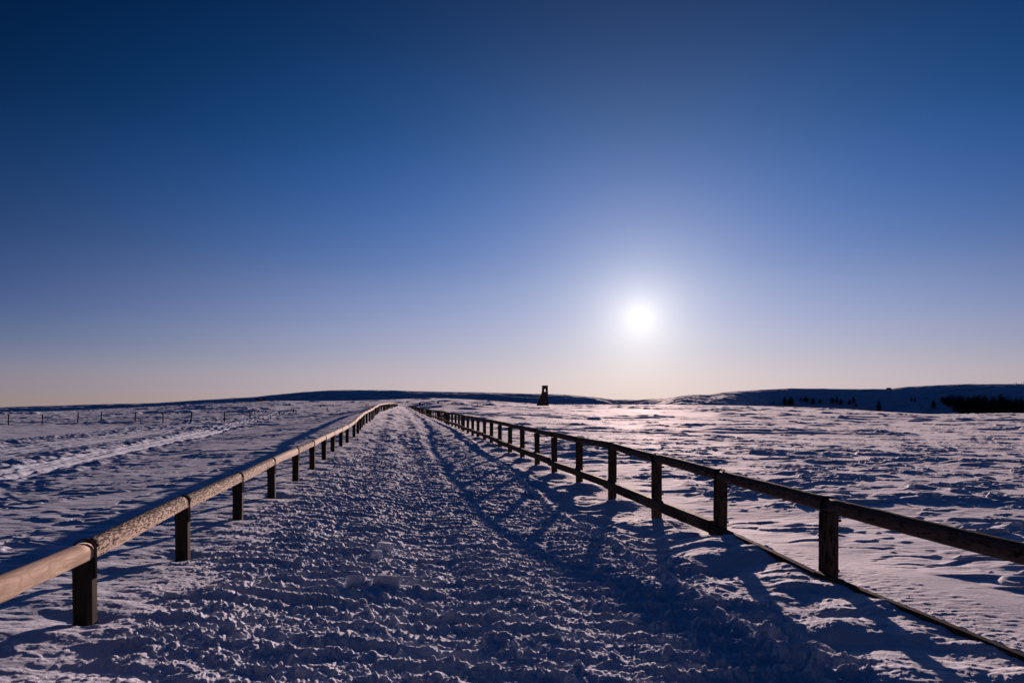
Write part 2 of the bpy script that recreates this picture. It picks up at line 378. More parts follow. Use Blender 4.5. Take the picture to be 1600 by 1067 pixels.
# ------------------------------------------------------------------ hills beyond the plateau
CREST = ([-3000, -300, 0, 130, 250, 330, 400, 421, 474, 519, 586, 624, 680, 780, 880, 930, 960, 1000, 1040, 1067, 1105, 1130, 1155, 1180, 1234, 1300, 1347, 1389, 1417, 1459, 1515, 1600, 1700, 2100, 5000],
         [640, 638, 636, 632, 629, 624, 620, 617.3, 612.2, 609.8, 609.5, 610.3, 611.6, 613.5, 616, 620, 624, 624.5, 623, 618.5, 617.5, 613.7, 610.7, 609.5, 607, 607.3, 607.8, 607.8, 604.4, 602, 600, 600, 602, 612, 620])
DROP = ([-3000, 990, 1040, 1090, 1150, 1200, 1260, 5000], [26, 20, 11, 13, 18, 27, 30, 30])
t2 = np.concatenate([-np.geomspace(3.5, .9, 25)[:-1], np.arange(-.9, .9, .0022), np.geomspace(.9, 3.5, 25)])
v2 = np.concatenate([np.linspace(0, 1, 110), 1 + np.geomspace(.02, 14, 30)])
VV, T2 = np.meshgrid(v2, t2, indexing='ij')
A = 800 + F * T2
HLEN = ([-3000, 990, 1040, 1130, 1200, 5000], [118, 118, 330, 300, 118, 118])
def hill_y(a, v):
    yc = 600.0 + 30 * np.sin(a / 170.)
    y0 = yc - np.interp(a, *HLEN)
    return np.where(v <= 1, y0 + (yc - y0) * v, yc + (v - 1) * 120)
YH = hill_y(A, VV)
zc = (HOR - np.interp(A, *CREST)) * (600.0 + 30 * np.sin(A / 170.)) / F
prof = np.where(VV <= 1, -(1 - np.sin(np.clip(VV, 0, 1) * np.pi / 2) ** 1.25), -(VV - 1) * .35)
zh = zc + np.interp(A, *DROP) * prof
XH = T2 * YH
front = sm(0, .25, VV) * np.clip((1.12 - VV) * 4, .0, 1) * (VV < 1.1)
zh = zh + front * (1.5 * fbm(XH / 45, YH / 30, 4, .5, 201) + 1.0 * fbm(XH / 18, YH / 8, 3, .55, 205)) * np.clip(1.15 - VV, .12, 1)
hv = np.stack([XH.ravel(), YH.ravel(), zh.ravel() + EYE], -1)
FH = grid_faces(len(v2), len(t2)).reshape(-1, 4); fa = A.ravel()[FH].mean(1)
sub_mesh('hill', hv, FH[fa < 985], M_HILL); sub_mesh('hill', hv, FH[fa >= 985], M_HILL)
def hill_at(x, y):
    a = 800 + F * x / y
    i = int(np.argmin(abs(t2 - x / y))); col_y = YH[:, i]; return float(np.interp(y, col_y, zh[:, i])) + EYE
# a far low sheet so the world does not end behind the hills
far = mesh_from('far_ground', np.array([[-4500, 470, -40], [4500, 470, -40], [4500, 5200, -40], [-4500, 5200, -40.]]), np.array([[0, 1, 2, 3]]), M_HILL)
far['kind'] = 'structure'

def place(px, py, ymin=20, ymax=345, on='ground'):
    """where the sight line through a photo point meets the ground"""
    prev = None
    for Z in np.geomspace(ymin, ymax, 400) if on == 'ground' else np.linspace(485, 640, 300):
        x = pz(px, Z); zz = EYE + (HOR - py) * Z / F
        g = ground_at(x, Z) if on == 'ground' else hill_at(x, Z)
        if zz <= g: return x, float(Z), g
    return x, float(Z), g

# ------------------------------------------------------------------ object helpers
def link(o, parent=None):
    COL.objects.link(o)
    if parent: o.parent = parent
    return o
def pymesh(name, verts, faces, m, parent=None, smooth=False, loc=(0, 0, 0)):
    me = bpy.data.meshes.new(name); me.from_pydata([tuple(v) for v in verts], [], faces)
    me.polygons.foreach_set('use_smooth', [smooth] * len(me.polygons)); me.update(); me.materials.append(m)
    o = bpy.data.objects.new(name, me); o.location = loc; return link(o, parent)
def thing(name, label, cat, loc=(0, 0, 0), group=None):
    o = bpy.data.objects.new(name, None); COL.objects.link(o); o.location = loc
    o.empty_display_size = .2; o['label'] = label; o['category'] = cat
    if group: o['group'] = group
    return o
def tag(o, label, cat, group=None):
    o['label'] = label; o['category'] = cat
    if group: o['group'] = group
    return o

# ------------------------------------------------------------------ wood and metal
def wood(name, c1, c2, c3, along, patch=.5, pscale=6.0, grain=1.0, rough=.75):
    """c1/c2 the grain, c3 the dark weathered patches; along = stretch axis (0 x, 2 z)"""
    m, Nn, Ll, b = mat(name)
    t = nd(Nn, 'ShaderNodeTexCoord'); oi = nd(Nn, 'ShaderNodeObjectInfo')
    ad = nd(Nn, 'ShaderNodeVectorMath', operation='MULTIPLY_ADD'); ad.inputs[1].default_value = (1, 1, 1)
    cb = nd(Nn, 'ShaderNodeCombineXYZ'); mu = nd(Nn, 'ShaderNodeMath', operation='MULTIPLY'); mu.inputs[1].default_value = 37.0
    Ll.new(oi.outputs['Random'], mu.inputs[0]); [Ll.new(mu.outputs[0], cb.inputs[i]) for i in range(3)]
    Ll.new(t.outputs['Object'], ad.inputs[0]); Ll.new(cb.outputs[0], ad.inputs[2])
    mp = nd(Nn, 'ShaderNodeMapping'); s = [1, 1, 1]; s[along] = .10; mp.inputs['Scale'].default_value = s
    Ll.new(ad.outputs[0], mp.inputs['Vector'])
    n1 = nd(Nn, 'ShaderNodeTexNoise'); n1.inputs['Scale'].default_value = 34; n1.inputs['Detail'].default_value = 6; n1.inputs['Roughness'].default_value = .65
    n1.inputs['Distortion'].default_value = .8
    Ll.new(mp.outputs[0], n1.inputs['Vector'])
    wv = nd(Nn, 'ShaderNodeTexNoise'); wv.inputs['Scale'].default_value = 7; wv.inputs['Detail'].default_value = 1.0; wv.inputs['Distortion'].default_value = .6
    mp3 = nd(Nn, 'ShaderNodeMapping'); s = [1, 1, 1]; s[along] = .22; mp3.inputs['Scale'].default_value = s
    Ll.new(ad.outputs[0], mp3.inputs['Vector']); Ll.new(mp3.outputs[0], wv.inputs['Vector'])
    sn = nd(Nn, 'ShaderNodeMath', operation='MULTIPLY'); sn.inputs[1].default_value = 48; Ll.new(wv.outputs[0], sn.inputs[0])
    si = nd(Nn, 'ShaderNodeMath', operation='SINE'); Ll.new(sn.outputs[0], si.inputs[0])
    mr = nd(Nn, 'ShaderNodeMapRange'); mr.inputs['From Min'].default_value = .1; mr.inputs['From Max'].default_value = 1.0
    mr.inputs['To Max'].default_value = .85 * grain
    Ll.new(si.outputs[0], mr.inputs['Value'])
    m1 = nd(Nn, 'ShaderNodeMix', data_type='RGBA'); m1.inputs['A'].default_value = (*c1, 1); m1.inputs['B'].default_value = (*c2, 1)
    r1 = nd(Nn, 'ShaderNodeMapRange'); r1.inputs['From Min'].default_value = .38; r1.inputs['From Max'].default_value = .66
    Ll.new(n1.outputs[0], r1.inputs['Value'])
    mxm = nd(Nn, 'ShaderNodeMath', operation='MAXIMUM'); Ll.new(r1.outputs[0], mxm.inputs[0]); Ll.new(mr.outputs[0], mxm.inputs[1])
    Ll.new(mxm.outputs[0], m1.inputs['Factor'])
    n2 = nd(Nn, 'ShaderNodeTexNoise'); n2.inputs['Scale'].default_value = pscale * 5; n2.inputs['Detail'].default_value = 5; n2.inputs['Roughness'].default_value = .7
    mp2 = nd(Nn, 'ShaderNodeMapping'); s = [1, 1, 1]; s[along] = .28; mp2.inputs['Scale'].default_value = s
    Ll.new(ad.outputs[0], mp2.inputs['Vector']); Ll.new(mp2.outputs[0], n2.inputs['Vector'])
    r2 = nd(Nn, 'ShaderNodeMapRange'); r2.inputs['From Min'].default_value = .70 - .28 * patch; r2.inputs['From Max'].default_value = .76 - .28 * patch
    r2.inputs['To Max'].default_value = 1.0 if patch > 0 else 0
    if along == 0 and patch > .6:             # the upper side weathers first
        sz = nd(Nn, 'ShaderNodeSeparateXYZ'); Ll.new(t.outputs['Object'], sz.inputs[0])
        up = nd(Nn, 'ShaderNodeMath', operation='MULTIPLY_ADD'); up.inputs[1].default_value = .9; up.inputs[2].default_value = -.085
        Ll.new(sz.outputs['Z'], up.inputs[0]); sm_ = nd(Nn, 'ShaderNodeMath', operation='ADD'); Ll.new(up.outputs[0], sm_.inputs[0]); Ll.new(n2.outputs[0], sm_.inputs[1])
        Ll.new(sm_.outputs[0], r2.inputs['Value'])
    else: Ll.new(n2.outputs[0], r2.inputs['Value'])
    m2 = nd(Nn, 'ShaderNodeMix', data_type='RGBA'); m2.inputs['B'].default_value = (*c3, 1)
    Ll.new(m1.outputs['Result'], m2.inputs['A']); Ll.new(r2.outputs[0], m2.inputs['Factor'])
    Ll.new(m2.outputs['Result'], b.inputs['Base Color'])
    b.inputs['Roughness'].default_value = rough; b.inputs['Specular IOR Level'].default_value = .06
    bp = nd(Nn, 'ShaderNodeBump'); bp.inputs['Strength'].default_value = .5; bp.inputs['Distance'].default_value = .004
    sb = nd(Nn, 'ShaderNodeMath', operation='SUBTRACT'); Ll.new(n1.outputs[0], sb.inputs[0]); Ll.new(r2.outputs[0], sb.inputs[1])
    Ll.new(sb.outputs[0], bp.inputs['Height']); Ll.new(bp.outputs[0], b.inputs['Normal'])
    return m
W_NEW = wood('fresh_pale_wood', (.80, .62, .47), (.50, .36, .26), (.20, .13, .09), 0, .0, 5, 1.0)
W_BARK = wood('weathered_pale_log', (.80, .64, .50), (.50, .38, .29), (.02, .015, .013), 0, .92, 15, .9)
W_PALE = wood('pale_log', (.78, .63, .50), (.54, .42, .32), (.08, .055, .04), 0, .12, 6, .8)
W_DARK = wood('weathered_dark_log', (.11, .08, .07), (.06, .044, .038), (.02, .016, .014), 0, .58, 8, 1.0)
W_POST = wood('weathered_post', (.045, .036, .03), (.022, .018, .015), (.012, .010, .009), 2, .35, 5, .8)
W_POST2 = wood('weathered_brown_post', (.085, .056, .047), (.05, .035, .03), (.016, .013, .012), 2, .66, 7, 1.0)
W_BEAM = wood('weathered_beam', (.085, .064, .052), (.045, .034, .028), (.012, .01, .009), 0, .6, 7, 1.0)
mm, Nn, Ll, b_ = mat('dull_steel'); b_.inputs['Base Color'].default_value = (.022, .02, .02, 1); b_.inputs['Specular IOR Level'].default_value = .0; b_.inputs['Roughness'].default_value = .5
nn = nd(Nn, 'ShaderNodeTexNoise'); nn.inputs['Scale'].default_value = 60
rr = nd(Nn, 'ShaderNodeMapRange'); rr.inputs['To Min'].default_value = .75; rr.inputs['To Max'].default_value = .95
Ll.new(nn.outputs[0], rr.inputs['Value']); Ll.new(rr.outputs[0], b_.inputs['Roughness']); M_STEEL = mm

def ring_mesh(rings, cap=True):
    V_ = []; F_ = []; n = len(rings[0])
    for r in rings: V_ += r
    for i in range(len(rings) - 1):
        for j in range(n):
            k = (j + 1) % n
            F_.append((i * n + j, i * n + k, (i + 1) * n + k, (i + 1) * n + j))
    if cap:
        F_.append(tuple(range(n - 1, -1, -1))); F_.append(tuple((len(rings) - 1) * n + j for j in range(n)))
    return V_, F_
def sect(w, h, kind):
    """cross-section (y, z), z=0 at the top of the post it rests on"""
    P = []
    if kind == 'log':          # flattened underside and lower sides, round top
        P = [(-w * .44, 0), (w * .44, 0), (w * .5, h * .06), (w * .5, h * .44)]
        for a in np.linspace(12, 168, 11): P.append((w * .5 * math.cos(math.radians(a)), h * .48 + h * .52 * math.sin(math.radians(a))))
        P += [(-w * .5, h * .44), (-w * .5, h * .06)]
    elif kind == 'round':
        for a in np.linspace(-80, 260, 16): P.append((w * .5 * math.cos(math.radians(a)), h * .5 + h * .5 * math.sin(math.radians(a))))
    else:
        c = .1
        P = [(-w / 2 + c * w, 0), (w / 2 - c * w, 0), (w / 2, c * h), (w / 2, h - c * h), (w / 2 - c * w, h), (-w / 2 + c * w, h), (-w / 2, h - c * h), (-w / 2, c * h)]
    return P
def span_mesh(name, Ln, w_, h_, kind, m, seed, rough=.004, nseg=16):
    rr = random.Random(seed); rings = []
    base = sect(w_, h_, kind); ph = [rr.uniform(0, 6.28) for _ in range(6)]
    knots = [(rr.uniform(.15, .85) * Ln, rr.uniform(0, 6.28)) for _ in range(3)]
    for i in range(nseg + 1):
        x = Ln * i / nseg; r = []
        for (y, z_) in base:
            an = math.atan2(z_ - h_ / 2, y)
            k = 1 + .025 * math.sin(2.1 * x + ph[0]) + .018 * math.sin(3 * an + ph[1] + x) + rr.uniform(-rough, rough) * 4
            for kx, ka in knots: k += .07 * math.exp(-((x - kx) / .06) ** 2) * max(0, math.cos(an - ka))
            r.append((x, y * k, h_ / 2 + (z_ - h_ / 2) * k + .006 * math.sin(x * 1.7 + ph[2])))
        rings.append(r)
    V_, F_ = ring_mesh(rings)
    me = bpy.data.meshes.new(name); me.from_pydata(V_, [], F_); me.update()
    n_side = nseg * len(base)
    nb = len(base)
    me.polygons.foreach_set('use_smooth', [(i < n_side and kind != 'box' and (kind == 'round' or 3 <= i % nb <= 13)) for i in range(len(me.polygons))])
    me.materials.append(m); return me
def aim(o, p0, p1):
    d = (Vector(p1) - Vector(p0)); o.location = p0
    o.rotation_euler = d.to_track_quat('X', 'Z').to_euler()
def post_mesh(name, w_, d_, h_, seed, m, half=False):
    rr = random.Random(seed); rings = []
    c = .16
    base = [(-w_ / 2, -d_ * (.5 - c)), (-w_ * (.5 - c), -d_ / 2), (w_ * (.5 - c), -d_ / 2), (w_ / 2, -d_ * (.5 - c)),
            (w_ / 2, d_ * (.5 - c)), (w_ * (.5 - c), d_ / 2), (-w_ * (.5 - c), d_ / 2), (-w_ / 2, d_ * (.5 - c))]
    for i in range(9):
        zz = h_ * i / 8
        rings.append([(x * (1 + rr.uniform(-.02, .02)), y * (1 + rr.uniform(-.02, .02)), zz) for x, y in base])
    V_, F_ = ring_mesh(rings)
    me = bpy.data.meshes.new(name); me.from_pydata(V_, [], F_); me.update(); me.materials.append(m); return me
def strap_mesh(name, w_, h_, drop, band, t_):
    """steel band bent over the rail, ends running down the post sides"""
    path = [(-w_ / 2 - t_, -drop)] + [(-w_ / 2 - t_, h_ * .42)]
    for a in np.linspace(168, 12, 9): path.append(((w_ / 2 + t_) * math.cos(math.radians(a)), h_ * .48 + (h_ * .52 + t_) * math.sin(math.radians(a))))
    path += [(w_ / 2 + t_, h_ * .42), (w_ / 2 + t_, -drop)]
    rings = []
    for i, (y, z_) in enumerate(path):
        p = path[max(0, i - 1)]; q = path[min(len(path) - 1, i + 1)]
        tx, tz = q[0] - p[0], q[1] - p[1]; l = math.hypot(tx, tz); nx, nz = -tz / l, tx / l
        rings.append([(-band / 2, y, z_), (band / 2, y, z_), (band / 2, y + nx * t_, z_ + nz * t_), (-band / 2, y + nx * t_, z_ + nz * t_)])
    V_, F_ = ring_mesh(rings)
    me = bpy.data.meshes.new(name); me.from_pydata(V_, [], F_); me.update(); me.materials.append(M_STEEL); return me
def bolt_mesh():
    rings = []
    for y, r in ((0, .012), (.035, .012), (.035, .02), (.05, .02)):
        rings.append([(r * math.cos(a * math.pi / 3), y, r * math.sin(a * math.pi / 3)) for a in range(6)])
    V_, F_ = ring_mesh(rings); me = bpy.data.meshes.new('bolt'); me.from_pydata(V_, [], F_); me.update(); me.materials.append(M_STEEL); return me
BOLT = bolt_mesh()

def railing(label, xs, zs, top, botm, side, rail_kind, rw, rh, pw, pd, rail_mats, post_m, beam=False):
    root = thing('wooden_railing', label, 'railing', (xs[3], zs[3], ip(botm, zs[3]) + EYE), 'wooden railings along the snow path')
    inv = Vector(root.location)
    n = len(xs)
    posts = [post_mesh('post', pw, pd, 1.35, 50 + side * 7 + i, post_m) for i in range(6)]
    strap = strap_mesh('strap', rw * 1.01, rh * 1.0, .12, .026, .005)
    far_rails = [span_mesh('top_rail', 1.0, rw, rh, rail_kind, rail_mats[-1], 300 + i, .003, 4) for i in range(3)]
    far_beam = [span_mesh('lower_beam', 1.0, .10, .13, 'box', W_BEAM, 400 + i, .002, 3) for i in range(2)]
    rr = random.Random(90 + side)
    pt = [Vector((xs[i], zs[i], float(ip(top, zs[i])) + EYE - rh)) for i in range(n)]
    yaw = math.atan2(zs[5] - zs[4], xs[5] - xs[4])
    for i in range(n):
        o = bpy.data.objects.new('post', posts[i % 6]); link(o, root)
        lean = rr.uniform(-.012, .012) if i != 8 or side < 0 else .05
        o.rotation_euler = (rr.uniform(-.01, .01), lean, yaw + rr.uniform(-.04, .04))
        o.location = pt[i] - inv - o.rotation_euler.to_matrix() @ Vector((0, 0, 1.345))     # the leaning post keeps its head under the rail
        if i < 24:
            s_ = bpy.data.objects.new('strap', strap); link(s_, o)
            s_.location = (0, 0, 1.347); s_.rotation_euler = (0, -lean, 0)
        if side > 0 and 2 < i < 12:
            for hz in (1.28, .86 + .02 * (i % 3)):
                q = bpy.data.objects.new('bolt', BOLT); link(q, o); q.location = (rr.uniform(-.02, .02), -pd / 2 - .045, hz)
    for i in range(n - 1):
        p0, p1 = pt[i] - inv, pt[i + 1] - inv
        Ln = (p1 - p0).length
        if i < 20:
            me = span_mesh('top_rail', Ln - .003, rw * rr.uniform(.98, 1.02), rh * rr.uniform(.98, 1.02), rail_kind, rail_mats[min(i, len(rail_mats) - 1)], 100 * (side + 2) + i)
            o = bpy.data.objects.new('top_rail', me)
        else:
            o = bpy.data.objects.new('top_rail', far_rails[i % 3])
        link(o, root); aim(o, p0, p1)
        if i >= 20: o.scale = (Ln, 1, 1)
        if beam:
            offs = Vector((-.108, -.02, 0))
            q0 = Vector((xs[i], zs[i], float(ip(BM, zs[i])) + EYE - .065)) - inv + offs
            q1 = Vector((xs[i + 1], zs[i + 1], float(ip(BM, zs[i + 1])) + EYE - .065)) - inv + offs
            Lb = (q1 - q0).length
            jog = .035 if i in (4, 8) else rr.uniform(-.008, .008)
            if i < 20:
                me = span_mesh('lower_beam', Lb + .05, .06 if i < 4 else .085, .13 * rr.uniform(.95, 1.1), 'box', W_BEAM, 700 + i, .003)
                o = bpy.data.objects.new('lower_beam', me)
            else:
                o = bpy.data.objects.new('lower_beam', far_beam[i % 2])
            link(o, root); dv = (q1 - q0).normalized()
            side_v = Vector((-dv.y, dv.x, 0)) * (.006 * (i % 2) + (.02 if i in (4, 8) else 0))
            aim(o, q0 - dv * .05 + Vector((0, 0, jog)) + side_v, q1 + Vector((0, 0, jog * .3)) + side_v)
            if i >= 20: o.scale = (Lb + .04, 1, 1)
    return root
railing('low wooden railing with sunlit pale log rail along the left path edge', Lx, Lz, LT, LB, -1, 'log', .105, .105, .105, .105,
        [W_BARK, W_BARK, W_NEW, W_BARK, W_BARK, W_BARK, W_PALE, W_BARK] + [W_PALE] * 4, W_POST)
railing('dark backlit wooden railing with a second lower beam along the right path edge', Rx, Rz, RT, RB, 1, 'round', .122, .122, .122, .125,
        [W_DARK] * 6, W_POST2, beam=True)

# ------------------------------------------------------------------ snow chunks on the path
def chunk(px, py, Zg, w_, h_, d_, seed, label, name='snow_chunk', cat='snow chunk'):
    x = pz(px, Zg); g = ground_full(x, Zg)
    rr = random.Random(seed); rings = []
    n = 14
    for i, s in enumerate((.9, 1.0, 1.0, .98, .90)):
        zz = (-.25, .1, .55, .88, 1.0)[i] * h_
        rings.append([(w_ / 2 * s * (1 + rr.uniform(-.16, .16)) * math.copysign(abs(math.cos(a)) ** .3, math.cos(a)),
                       d_ / 2 * s * (1 + rr.uniform(-.12, .12)) * math.copysign(abs(math.sin(a)) ** .3, math.sin(a)), zz * (1 + rr.uniform(-.08, .08)))
                      for a in [2 * math.pi * j / n for j in range(n)]])
    V_, F_ = ring_mesh(rings)
    o = pymesh(name, V_, F_, M_PATH, None, False, (x, Zg, g)); o.rotation_euler = (rr.uniform(-.1, .1), rr.uniform(-.12, .12), rr.uniform(-.4, .4))
    tag(o, label, cat, 'loose chunks of snow on the path')
chunk(555, 915, 5.15, .14, .072, .04, 1, 'left and narrower of two flat snow slabs standing side by side on the path')
chunk(606, 915, 5.15, .20, .078, .04, 2, 'right and wider of two flat snow slabs standing side by side on the path')
chunk(601, 853, 6.6, .15, .10, .10, 3, 'squarish snow block on the path beyond the pair of slabs')
chunk(589, 868, 6.2, .09, .07, .07, 4, 'small snow lump just in front of the squarish block')
chunk(329, 925, 4.75, .075, .05, .06, 5, 'round snow ball lying beside the left railing posts')
chunk(272, 935, 4.6, .12, .04, .08, 6, 'low flat lump of snow between the first two left posts')

# ------------------------------------------------------------------ stone tower
def stone_mat():
    m, Nn, Ll, b = mat('dark_stone')
    t = nd(Nn, 'ShaderNodeTexCoord'); v = nd(Nn, 'ShaderNodeTexVoronoi'); v.inputs['Scale'].default_value = 2.2
    Ll.new(t.outputs['Object'], v.inputs['Vector'])
    r = nd(Nn, 'ShaderNodeValToRGB'); r.color_ramp.elements[0].color = (.035, .028, .024, 1); r.color_ramp.elements[1].color = (.09, .075, .065, 1)
    Ll.new(v.outputs['Color'], r.inputs[0]); Ll.new(r.outputs[0], b.inputs['Base Color']); b.inputs['Roughness'].default_value = .9
    bp = nd(Nn, 'ShaderNodeBump'); bp.inputs['Distance'].default_value = .05; Ll.new(v.outputs['Distance'], bp.inputs['Height']); Ll.new(bp.outputs[0], b.inputs['Normal'])
    return m
M_STONE = stone_mat()
tz = 220.0; s = tz / F / 16          # metres per zoomed pixel of the tower
tx = pz(849.5, tz); tg = ground_at(tx, tz)
tw = thing('bell_tower', 'dark stone bell tower with a see-through opening, standing on the skyline', 'tower', (tx, tz, tg))
def tp(zx, zy): return ((zx - 792) * s, EYE + (HOR - (590 + zy / 16)) * tz / F - tg)
outl = [tp(612, 700), tp(920, 700), tp(912, 620), tp(902, 520), tp(895, 390), tp(892, 212), tp(756, 212), tp(748, 340), tp(735, 400), tp(716, 460), tp(690, 530), tp(655, 600)]
hole = [tp(802, 352), tp(846, 352), tp(844, 290), tp(832, 262), tp(824, 248), tp(814, 262), tp(804, 290)]
# front/back sheets with the opening, walls between: build by strips either side of the opening
import bmesh
def tower_body():
    bm = bmesh.new(); dep = 2.6
    def ringv(pts, y): return [bm.verts.new((p[0], y, p[1])) for p in pts]
    of, ob = ringv(outl, -dep / 2), ringv(outl, dep / 2)
    hf, hb = ringv(hole, -dep / 2), ringv(hole, dep / 2)
    for a, c in ((of, ob), (hf, hb)):
        for i in range(len(a)):
            j = (i + 1) % len(a); bm.faces.new((a[i], a[j], c[j], c[i]))
    for o_, h_ in ((of, hf), (ob, hb)):
        ed = []
        for r in (o_, h_):
            for i in range(len(r)):
                e = bm.edges.get((r[i], r[(i + 1) % len(r)])); ed.append(e)
        bmesh.ops.triangle_fill(bm, use_beauty=True, use_dissolve=False, edges=ed)
    bmesh.ops.recalc_face_normals(bm, faces=bm.faces)
    me = bpy.data.meshes.new('tower_body'); bm.to_mesh(me); bm.free(); me.materials.append(M_STONE); return me
link(bpy.data.objects.new('tower_body', tower_body()), tw)
cap = sect(1.95, .22, 'box')
V_, F_ = ring_mesh([[(x, -1.45, z_) for x, z_ in cap], [(x, 1.45, z_) for x, z_ in cap]])
pymesh('coping', V_, F_, M_STONE, tw, False, (tp(824, 212)[0], 0, tp(0, 214)[1]))
bx, bz = tp(824, 300)
rings = [[(r * math.cos(a * .5236), r * math.sin(a * .5236), z_) for a in range(12)] for z_, r in ((0, .22), (.05, .19), (.22, .13), (.36, .10), (.42, .03))]
V_, F_ = ring_mesh(rings); pymesh('bell', V_, F_, M_STEEL, tw, True, (bx, 0, bz + .18))
V_, F_ = ring_mesh([[(x * .7 / 1.95 - .35 + .35, -.5, z_) for x, z_ in cap], [(x * .7 / 1.95, .5, z_) for x, z_ in cap]])
pymesh('plinth', *ring_mesh([[(x * 1.15, -1.9, z_ * 1.6) for x, z_ in sect(3.6, .25, 'box')], [(x * 1.15, 1.9, z_ * 1.6) for x, z_ in sect(3.6, .25, 'box')]]), M_STONE, tw, False, (-.2, 0, -.2))

# ------------------------------------------------------------------ trees
def foliage(name, c):
    m, Nn, Ll, b = mat(name)
    g = nd(Nn, 'ShaderNodeNewGeometry'); n = nd(Nn, 'ShaderNodeTexNoise'); n.inputs['Scale'].default_value = 1.5; Ll.new(g.outputs['Position'], n.inputs['Vector'])
    mx = nd(Nn, 'ShaderNodeMix', data_type='RGBA'); mx.inputs['A'].default_value = (c[0] * .6, c[1] * .6, c[2] * .6, 1); mx.inputs['B'].default_value = (*c, 1)
    Ll.new(n.outputs[0], mx.inputs['Factor']); Ll.new(mx.outputs['Result'], b.inputs['Base Color']); b.inputs['Roughness'].default_value = .9
    b.inputs['Specular IOR Level'].default_value = .1
    return m
M_FIR = foliage('fir_needles', (.05, .06, .045)); M_BARK = foliage('bark', (.09, .065, .05)); M_FROST = foliage('frosted_twigs', (.55, .48, .45))
def fir_crown(h_, r_, seed, bare=.12, dens=1.0):
    rr = random.Random(seed); V_ = []; F_ = []
    tiers = max(9, int(18 * dens))
    for t in range(tiers):
        f = t / (tiers - 1); zc_ = h_ * (bare + (1 - bare) * f); R = r_ * (math.sin(math.pi * min(1, (f + .18) / 1.2)) ** .6) * (1 - .35 * f) * rr.uniform(.5, 1.15)
        nb = max(5, int(12 * (1 - f) + 5))
        for k in range(nb):
            a = rr.uniform(0, 6.283); l = R * rr.uniform(.55, 1.1); wd = l * .42 + .08
            d = Vector((math.cos(a), math.sin(a), 0)); sd = Vector((-d.y, d.x, 0))
            b0 = Vector((0, 0, zc_)); tip = b0 + d * l + Vector((0, 0, -l * rr.uniform(.15, .5)))
            for s0, s1 in ((0, .55), (.35, 1.0)):
                p0 = b0.lerp(tip, s0); p1 = b0.lerp(tip, s1); i = len(V_)
                V_ += [p0, p0.lerp(p1, .6) + sd * wd * (1 - s0 * .5) + Vector((0, 0, -wd * .3)), p1, p0.lerp(p1, .6) - sd * wd * (1 - s0 * .5) + Vector((0, 0, -wd * .3))]
                F_.append((i, i + 1, i + 2, i + 3))
    i = len(V_); V_ += [Vector((-.05 * r_, 0, h_ * .9)), Vector((.05 * r_, 0, h_ * .9)), Vector((0, 0, h_ * 1.04))]; F_.append((i, i + 1, i + 2))
    return V_, F_
def trunk_vf(h_, r_):
    return ring_mesh([[(rad * math.cos(a * 1.0472), rad * math.sin(a * 1.0472), z_) for a in range(6)] for z_, rad in ((-1.0, r_ * 1.2), (h_ * .3, r_), (h_ * .97, r_ * .2))])
FIRS = []
for i in range(5):
    V_, F_ = fir_crown(1.0 * 6, 1.9 + .4 * (i % 3), 30 + i)
    me = bpy.data.meshes.new('crown'); me.from_pydata([tuple(v) for v in V_], [], F_); me.update(); me.materials.append(M_FIR)
    V_, F_ = trunk_vf(6.0, .14); mt = bpy.data.meshes.new('trunk'); mt.from_pydata(V_, [], F_); mt.update(); mt.materials.append(M_BARK)
    FIRS.append((me, mt))
def fir(px, py_base, hpx, label, group, kind, on='hill', wide=1.0, name='conifer_tree', gnd=None):
    x, y, g = place(px, py_base, 20, 345, on)
    hm = hpx * y / F; sc_ = hm / 6.0
    t = thing(name, label, 'tree', (x, y, g), group)
    for nm, me in (('crown', FIRS[kind][0]), ('trunk', FIRS[kind][1])):
        o = bpy.data.objects.new(nm, me); link(o, t)
    t.scale = (sc_ * wide, sc_ * wide, sc_); t.rotation_euler = (0, 0, px * 1.7)
G = 'conifers dotted over the shaded right hill'
spec = [(1209, 632, 7, 1.0, 'tiny lone conifer, leftmost of the trees on the shaded hill'),
        (1226, 632.5, 14, 1.1, 'slender conifer left of the pair at the left end of the hill trees'),
        (1235.5, 633, 14, 1.5, 'broad conifer right of the pair at the left end of the hill trees'),
        (1250.5, 625.5, 6, 1.4, 'small conifer on the hill, touching the left side of a bushier one'),
        (1259.5, 628, 10, 1.6, 'bushy round-topped conifer between two smaller trees on the hill'),
        (1270.5, 631, 11, 1.6, 'full conifer with a wide base right of the bushy round-topped one'),
        (1281.5, 630.5, 8, 1.3, 'small conifer standing alone in the gap before the group of three'),
        (1300.5, 630, 11, 1.2, 'dark conifer at the left of the group of three mid-hill trees'),
        (1308, 629.5, 12, .9, 'taller flat-headed conifer in the middle of the group of three'),
        (1314, 632.5, 10, 1.1, 'lower conifer at the right of the group of three'),
        (1327.5, 632.5, 10, 1.3, 'stout conifer beside a taller thin one, right of the group of three'),
        (1334, 630, 11, 1.0, 'thin tall conifer with a gap in its crown beside the stout one'),
        (1337.5, 635.5, 6, 1.3, 'very small conifer below the thin tall one'),
        (1373.5, 642, 18, .9, 'tall narrow conifer standing by itself in the middle of the hill'),
        (1424, 626.5, 6, 1.5, 'low squat conifer at the top of the line of shrubs'),
        (1430, 627.5, 8, 1.0, 'small thin conifer at the top of the line of shrubs'),
        (1459, 637, 13, 1.3, 'pointed conifer standing just left of the dense wood'),
        (1472, 628, 10, 1.1, 'conifer at the upper left tip of the dense wood'),
        (1481, 630, 12, 1.2, 'second conifer from the upper left tip of the dense wood'),
        (1529, 640, 25, 1.0, 'dark conifer rising above the wood at its first peak'),
        (1537.5, 640, 24, 1.3, 'broad crowned conifer rising above the middle of the wood'),
        (1564, 640, 26, 1.2, 'tallest conifer of the dense wood, with a wide top')]
